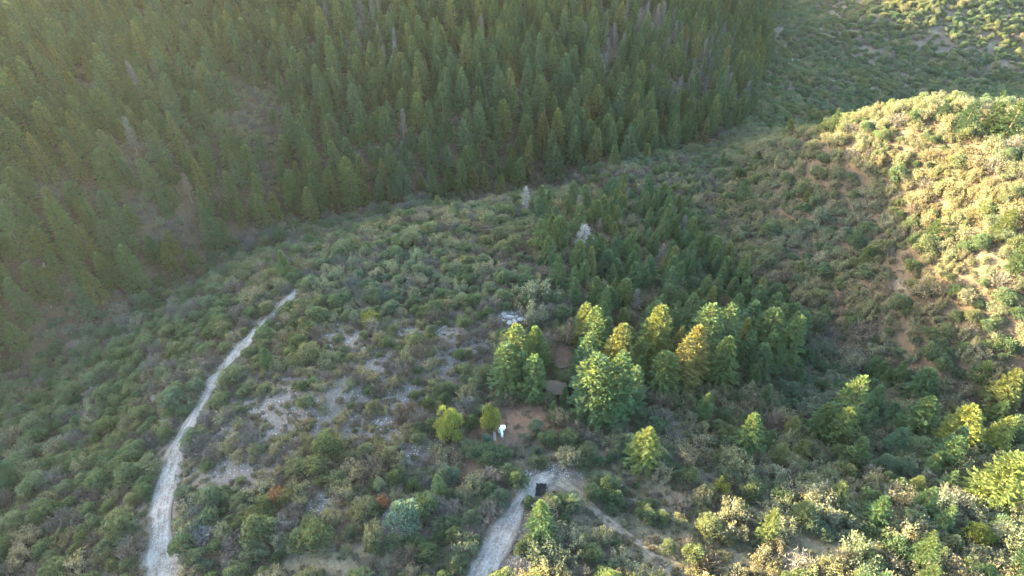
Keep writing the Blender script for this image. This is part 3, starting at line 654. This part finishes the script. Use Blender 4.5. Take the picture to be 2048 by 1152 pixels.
def zone_words(px, py, isforest):
    if px > 1380 and py < 330 and px > 1500: return 'on the far side valley floor' if py < 205 else 'on the sunny spur and its shaded flank'
    if px > 1600 and py < 760: return 'on the hillside facing the grove across the gully'
    if py > 860 and px > 1130: return 'on the lower slope crossed by the faint path'
    if px < 330 + max(0, (900 - py)) * .86: return 'on the slope between the long gravel track and the gully'
    if py > 900: return 'on the ridge between the two gravel tracks'
    if px > 1040: return 'around the grove and the shed'
    return 'on the stony ridge top above the two gravel tracks'
def forest_words(px, py):
    if float(ell(px, py, BROWN)) > .15: return 'beside a brushy brown opening of the forest'
    if float(ell(px, py, DEADZ)) > .3: return 'among the grey snags of the forest slope'
    if not inpoly(px, py + 45, FOREST): return 'along the edge of the forest by the gully'
    if px < 330: return 'in the forest corner where the gully deepens'
    if py < 190: return 'high on the forest slope'
    return 'in the thick of the forest above the gully'
LABEL = {'juniper': ('rounded green juniper shrub', 'shrub'), 'oak': ('olive-brown scrub oak', 'shrub'), 'brush': ('grey leafless bush', 'shrub'), 'conifer': ('green conifer', 'tree'), 'dead_conifer': ('grey dead conifer', 'tree')}
CAP = {'juniper': 255, 'oak': 255, 'brush': 260, 'conifer': 250, 'dead_conifer': 60}
MASS = {'juniper': ('juniper_scrub', 'mass of smaller and farther green juniper scrub'), 'oak': ('oak_scrub', 'mass of smaller and farther olive-brown scrub'), 'brush': ('leafless_scrub', 'mass of smaller and farther grey leafless brush'),
        'conifer': ('conifer_forest', 'dense conifer forest covering the shaded slope beyond the gully'), 'dead_conifer': ('dead_conifer_stand', 'grey dead conifers standing through the forest')}
MARKS = [('beside the long gravel track', TRACKS[0][0][::3], 5.0), ('beside the gravel track that ends at the black sheet', TRACKS[1][0][::3], 4.5), ('beside the faint path', TRACKS[2][0][::3], 4.0)]
for wd, q in (('next to the brown shed', [(1111, 790)]), ('at the edge of the brown clearing', [(1045, 835), (1000, 880), (960, 885), (1085, 850)]), ('next to the pale rock pile', [(1016, 636)]), ('next to the rock heap by the tan grass', [(570, 1096)]),
              ('next to the crest rocks of the ridge', [(780, 478)]), ('by the outcrop where the long track fades', [(655, 545)]), ('beside the tan grass patch', [(640, 1130), (700, 1130), (760, 1130)]), ('beside the pale lone sunlit conifer', [(1672, 868)]), ('around the bleached white bush', [(1595, 1135)]), ('at the foot of the large yellow conifer', [(1978, 1004)])):
    MARKS.append((wd, np.array([ground_at(*p)[:2] for p in q]), 5.5))
def landmark(x, y):
    best = None
    for wd, P, lim in MARKS:
        d = float(np.min(np.hypot(P[:, 0] - x, P[:, 1] - y)))
        if d < lim and (best is None or d / lim < best[0]): best = (d / lim, wd)
    return best and best[1]
SIZES = {'conifer': (13.0, 9.5, ('tall', 'middle-sized', 'short')), 'dead_conifer': (9.0, 6.0, ('tall', 'middle-sized', 'short')), 'juniper': (2.25, 1.8, ('large', 'middling', 'small')), 'oak': (2.2, 1.8, ('large', 'middling', 'small')), 'brush': (2.2, 1.8, ('large', 'middling', 'small'))}
for kind, R in recs.items():
    A = np.array(R); K = KIND[kind]
    hgt = A[:, 4] * K['H']
    tx, ty, _ = w2px(A[:, 0], A[:, 1], A[:, 2] + hgt * .6)
    ok = (tx > 4) & (tx < 2044) & (ty > 6) & (ty < 1146) & visible(A[:, 0], A[:, 1], A[:, 2] + hgt * .6)
    size = np.where(ok, np.maximum(A[:, 4] * K['H'], 2 * A[:, 3] * K['R']) / A[:, 9], 0)
    pick = np.argsort(-size)[:CAP[kind]]; pick = pick[size[pick] > 0]
    rest = np.ones(len(A), bool); rest[pick] = False
    base, cat = LABEL[kind]
    for i in pick:
        x, y, z, sx, sz, ro, v, px, py, zc = A[i]
        if kind in ('conifer', 'dead_conifer'):
            wz = forest_words(px, py) if inpoly(px, py, FOREST) else 'inside the grove on the ridge flank' if inpoly(px, py, GROVE) else zone_words(px, py, False)
        else: wz = zone_words(px, py, False) if not inpoly(px, py, FOREST) else 'in the openings of the forest beyond the gully'
        wz = landmark(x, y) or wz
        m_ = sz * K['H'] if kind in ('conifer', 'dead_conifer') else sx * K['R']; S3 = SIZES[kind]
        lab = S3[2][0 if m_ > S3[0] else 1 if m_ > S3[1] else 2] + ' ' + base + ' ' + wz
        plant(kind, int(v), x, y, sx, sz, ro, lab, cat, lab.replace(base, K['name'].replace('_', ' ') + ' plants'))
    nm, lab = MASS[kind]
    if rest.any(): scatter(nm, SH[kind], K['mats'], A[rest][:, :7], lab)
    print(kind, len(A), 'individuals', len(pick))

# low tufts and stones between the shrubs
n = 60000
tx = rng.uniform(-170, 190, n); ty = rng.uniform(30, 280, n); tz = hz(tx, ty); ppx, ppy, pzc = w2px(tx, ty, tz)
tufty = np.where(ell(ppx, ppy, GRASS) > .3, .0, .35)
okm = (ppx > -250) & (ppx < 2300) & (ppy < 1350) & (pzc > 40) & ~on_track(tx, ty, -.2) & ((ell(ppx, ppy, CLEAR) < .7) | (rng.random(n) < .3)) & (~inpoly(ppx, ppy, FOREST) | (rng.random(n) < .5)) & (vnoise(tx, ty, 7, 31) > tufty)
tx, ty, tz = tx[okm], ty[okm], tz[okm]; s = rng.uniform(.5, 1.5, len(tx))
scatter('dry_grass_tufts', [(tuft_shape(200 + k),) for k in range(4)], ['tuft'], np.stack([tx, ty, tz, s, s * rng.uniform(.7, 1.2, len(tx)), rng.uniform(0, 6.28, len(tx)), rng.integers(0, 4, len(tx))], 1), 'low dry grass and weed tufts between the shrubs')

def rock_shape(seed):
    r = np.random.default_rng(seed); bm = bmesh.new(); bmesh.ops.create_icosphere(bm, subdivisions=2, radius=1)
    dirs = unit(9, r); dist = r.uniform(.55, .85, 9)
    for v in bm.verts:
        p = np.array(v.co)
        for d, h in zip(dirs, dist):
            e = p @ d - h
            if e > 0: p = p - d * e
        v.co = p * np.array([1, .8, .55])
    bm.faces.ensure_lookup_table(); V = np.array([v.co[:] for v in bm.verts]); T = np.array([[v.index for v in f.verts] for f in bm.faces]); bm.free()
    return V, T
ROCKS = [rock_shape(300 + k) for k in range(5)]
RM = [mesh_np('rock', V, T, [M['rock']]) for V, T in ROCKS]
st = []
for C, W in TRACKS[:2]:
    for k in range(len(C)):
        for _ in range(9):
            f = rng.normal(0, .42); a = C[k] + rng.uniform(-.5, .5, 2) + np.array([f * W[k], 0]); s_ = rng.uniform(.04, .17)
            st.append((a[0], a[1], float(hz(a[0], a[1])) + .1, s_, s_, rng.uniform(0, 6.28), rng.integers(0, 5)))
for _ in range(2600):
    L_ = SCREE[rng.integers(0, len(SCREE))]; g = (L_[0] + rng.normal(0, L_[2] * .6), L_[1] + rng.normal(0, L_[3] * .6))
    d = 103.; w_ = px2w(g[0], g[1], d); s_ = rng.uniform(.05, .2)
    st.append((w_[0], w_[1], float(hz(w_[0], w_[1])) + .02, s_, s_, rng.uniform(0, 6.28), rng.integers(0, 5)))
scatter('loose_stones', [(x,) for x in ROCKS], ['rock'], st, 'loose pale stones on the tracks and the stony slope')
def rocks(pile, px, py, spx, spy, n, smin, smax, lab):
    for k in range(n):
        g = ground_at(px + ri.gauss(0, spx), py + ri.gauss(0, spy)); s_ = ri.uniform(smin, smax)
        o = link('rock', RM[k % 5]); o.location = (g[0], g[1], g[2] + s_ * .2); o.scale = (s_ * ri.uniform(.8, 1.5), s_, s_ * ri.uniform(.8, 1.2)); o.rotation_euler = (ri.uniform(-.3, .3), ri.uniform(-.3, .3), ri.uniform(0, 6.28))
        tag(o, lab, 'rock', pile)
rocks('rock pile on the ridge', 1016, 636, 13, 6, 26, .25, .85, 'pale rock in the pile above the clump of conifers')
rocks('rocks by the tan grass', 570, 1096, 9, 7, 14, .2, .6, 'pale rock in the heap between red soil and tan grass')
rocks('outcrop rocks', 655, 545, 10, 12, 12, .3, .8, 'pale outcrop rock where the long track fades out')
rocks('crest rocks', 780, 478, 10, 8, 9, .3, .8, 'pale rock near the crest of the ridge')
rocks('spur rocks', 1624, 255, 10, 5, 10, .5, 1.3, 'whitish rock on the shaded flank of the sunny spur')
rocks('track end rocks', 1052, 945, 12, 10, 12, .12, .3, 'small pale stone at the end of the gravel track')

# ---------------------------------------------------------------- things people left
def bm_obj(name, bm, mat, parent=None, smooth=False):
    me = bpy.data.meshes.new(name); bm.to_mesh(me); bm.free(); me.materials.append(M[mat])
    if smooth: me.polygons.foreach_set('use_smooth', np.full(len(me.polygons), True))
    return link(name, me, parent)
def box(bm, c, s, bev=0.0, taper=1.0):
    r = bmesh.ops.create_cube(bm, size=1); vs = r['verts']
    for v in vs:
        f = taper if v.co.z < 0 else 1.0
        v.co = (c[0] + v.co.x * s[0] * f, c[1] + v.co.y * s[1] * f, c[2] + v.co.z * s[2])
    if bev: bmesh.ops.bevel(bm, geom=list({e for v in vs for e in v.link_edges}), offset=bev, segments=3, affect='EDGES', profile=.6)
def lathe(prof, n=20):
    bm = bmesh.new(); rings = []
    for r, z in prof: rings.append([bm.verts.new((r * math.cos(2 * math.pi * k / n), r * math.sin(2 * math.pi * k / n), z)) for k in range(n)])
    for a, b in zip(rings, rings[1:]):
        for k in range(n): bm.faces.new((a[k], a[(k + 1) % n], b[(k + 1) % n], b[k]))
    bm.faces.new(rings[0][::-1]); bm.faces.new(rings[-1]); return bm
def base(name, px, py, rz, label, cat, group=None):
    g = ground_at(px, py); e = link(name, None); e.location = g; e.rotation_euler = (0, 0, rz); e.empty_display_size = .3; return tag(e, label, cat, group)
def tub(px, py, rz, body, lidm, label):
    e = base('storage_tub', px, py, rz, label, 'tub', 'white square tubs in the clearing')
    bm = bmesh.new(); box(bm, (0, 0, .26), (.84, .84, .62), .09, .86); bm_obj('tub_body', bm, body, e, True)
    bm = bmesh.new(); box(bm, (0, 0, .60), (.92, .92, .09), .04); l = bm_obj('lid', bm, lidm, e, True)
    bm = lathe([(.085, .64), (.085, .665), (.05, .668)], 14); bm_obj('cap', bm, 'dark', l)
    for s_ in (-1, 1):
        bm = bmesh.new(); box(bm, (s_ * .44, 0, .40), (.10, .30, .07), .02); bm_obj('handle', bm, body, e)
tub(1006, 859, .06, 'white', 'white', 'bright white square tub with rounded corners standing farther from the tank')
tub(1001.5, 865, -.04, 'grey_white', 'grey_white', 'pale grey square tub between the white tub and the white tank')
e = base('gas_tank', 1004, 874, .1, 'white tank with rounded ends beside the two square tubs', 'tank')
bm_obj('tank_body', lathe([(.05, .10), (.17, .13), (.245, .24), (.25, .40), (.25, 1.02), (.235, 1.14), (.17, 1.24), (.06, 1.28)], 22), 'white', e, True)
bm_obj('foot_ring', lathe([(.20, -.06), (.20, .18), (.185, .18), (.185, -.06)], 22), 'white', e)
bm_obj('collar', lathe([(.15, 1.2), (.15, 1.40), (.135, 1.40), (.135, 1.2)], 18), 'white', e)
bm_obj('valve', lathe([(.035, 1.26), (.035, 1.35), (.05, 1.35), (.05, 1.38)], 10), 'metal', e)
e = base('slatted_timber', 989.5, 874, .07, 'narrow weathered slatted timber lying beside the white tank', 'timber')
for s_ in (-1, 1):
    bm = bmesh.new(); box(bm, (s_ * .19, 0, .10), (.07, 2.1, .10), .01); bm_obj('rail', bm, 'plank', e)
bm = bmesh.new(); box(bm, (0, 0, 0), (.5, .13, .035), .006); sl = None
for k in range(11):
    if sl is None: sl = bm_obj('slat', bm, 'plank', e); o = sl
    else: o = sl.copy(); col.objects.link(o)
    o.location = (0, -.96 + k * .192, .17); o.rotation_euler = (0, 0, ri.gauss(0, .03))
# black sheet
g = ground_at(1082, 981); nxy = 15
V = []
for j in range(nxy):
    for i in range(nxy):
        x = (i / (nxy - 1) - .5) * 1.75 * (1 + .05 * math.sin(j)); y = (j / (nxy - 1) - .5) * 2.5 * (1 + .05 * math.cos(i * .9)); x_, y_ = g[0] + x + .1 * y, g[1] + y
        V.append((x_ - g[0], y_ - g[1], float(hz(x_, y_)) - g[2] + .20 + .10 * float(vnoise(x_, y_, .5, 8))))
V = np.array(V); id_ = np.arange(nxy * nxy).reshape(nxy, nxy)
q = np.stack([id_[:-1, :-1], id_[:-1, 1:], id_[1:, 1:], id_[1:, :-1]], -1).reshape(-1, 4)
o = link('black_tarpaulin', mesh_np('black_tarpaulin', V, q, [M['black']])); o.location = g
sm = o.modifiers.new('thick', 'SOLIDIFY'); sm.thickness = .03
tag(o, 'black sheet lying flat at the end of the gravel track', 'tarpaulin')
# the shed half hidden under the conifers
e = link('shed', None); e.location = (SHED[0], SHED[1], SHED[2] - .15); e.rotation_euler = (0, 0, .10); tag(e, 'small brown shed with dark open front half hidden under conifers', 'shed')
w_, d_, h_ = 3.6, 3.0, 2.1
for nm, c, s_ in (('wall', (0, d_ / 2, h_ / 2), (w_, .12, h_)), ('wall', (-w_ / 2 + .06, 0, h_ / 2), (.12, d_ - .13, h_)), ('wall', (w_ / 2 - .06, 0, h_ / 2), (.12, d_ - .13, h_)), ('wall', (-1.15, -d_ / 2, h_ / 2), (1.1, .1, h_))):
    bm = bmesh.new(); box(bm, c, s_); bm_obj(nm, bm, 'shed_wall', e)
for x in (-.5, .6, 1.66):
    bm = bmesh.new(); box(bm, (x, -d_ / 2 + .06, h_ / 2), (.14, .14, h_)); bm_obj('post', bm, 'plank', e)
bm = bmesh.new(); box(bm, (0, .05, .06), (w_ - .3, d_ - .3, .1)); bm_obj('floor_boards', bm, 'dark', e)
for s_ in (-1, 1):
    bm = bmesh.new(); L_ = 2.05; box(bm, (0, 0, 0), (w_ + .5, L_, .09)); rf = bm_obj('roof', bm, 'shed_roof', e)
    rf.location = (0, s_ * .93, h_ + .42); rf.rotation_euler = (-s_ * .40, 0, 0)
# fallen trunks
def log(px, py, L_, rz, lab, r0=.2):
    g = ground_at(px, py); dx, dy = math.cos(rz) * L_ / 2, math.sin(rz) * L_ / 2
    a = np.array((g[0] - dx, g[1] - dy, float(hz(g[0] - dx, g[1] - dy)) + .25)); b = np.array((g[0] + dx, g[1] + dy, float(hz(g[0] + dx, g[1] + dy)) + .3))
    e = link('fallen_trunk', None); e.location = a; tag(e, lab, 'log')
    v, t = tubes([(0, 0, 0)], [tuple(b - a)], r0, r0 * .35, 8); link('trunk', mesh_np('trunk', v, t, [M['dead']]), e)
    m = 14; f = np.linspace(.3, .95, m)[:, None]; A = f * (b - a)[None]
    D = unit(m, rng); D[:, 2] = np.abs(D[:, 2]); E = A + D * rng.uniform(.4, 1.3, m)[:, None]
    for k in range(m):
        v, t = tubes(A[k:k+1], E[k:k+1], .05, .015, 4); link('branch', mesh_np('branch', v, t, [M['dead']]), e)
log(492, 512, 9, -1.0, 'grey fallen trunk at the gully edge below the forest', .28)
log(95, 572, 10, -1.2, 'grey fallen trunk among the conifers beyond the gully', .28)
log(1133, 738, 3.2, .1, 'short pale trunk lying in the gap above the shed', .18)
log(1196, 180, 11, .9, 'pale broken trunk leaning in the forest slope', .22)
log(1155, 922, 4.5, -.4, 'thin grey trunk beside the end of the gravel track', .12)
log(775, 800, 3.5, .3, 'thin grey trunk on the stony slope', .12)
log(880, 662, 4.0, .8, 'thin bleached trunk near the ridge top scrub', .12)

# ---------------------------------------------------------------- haze added for the glow toward the sun
hm, N, L = new_mat('added_glow_haze')
pv = N.new('ShaderNodeVolumePrincipled'); pv.inputs['Density'].default_value = HAZE_DENSITY; pv.inputs['Anisotropy'].default_value = .72  # added volume, scatters forward to brighten the upper left
pv.inputs['Color'].default_value = (.86, .93, 1.0, 1); pv.inputs['Density Attribute'].default_value = ''
hm.cycles.volume_sampling = 'DISTANCE'; hm.cycles.homogeneous_volume = True
ho = N.new('ShaderNodeOutputMaterial'); L.new(pv.outputs[0], ho.inputs['Volume'])
zlo, zhi = float(ZZ.min()) - 1.5, max(CAMZ + 3.0, float(ZZ.max()) + 22)
bm = bmesh.new(); box(bm, ((GX[0] + GX[-1]) / 2, (GY[0] + GY[-1]) / 2, (zlo + zhi) / 2), (GX[-1] - GX[0] + 4, GY[-1] - GY[0] + 4, zhi - zlo))
me = bpy.data.meshes.new('haze'); bm.to_mesh(me); bm.free(); me.materials.append(hm)
haze = tag(link('haze', me), 'thin haze added over the valley for a glow toward the sun', None, None, 'stuff')
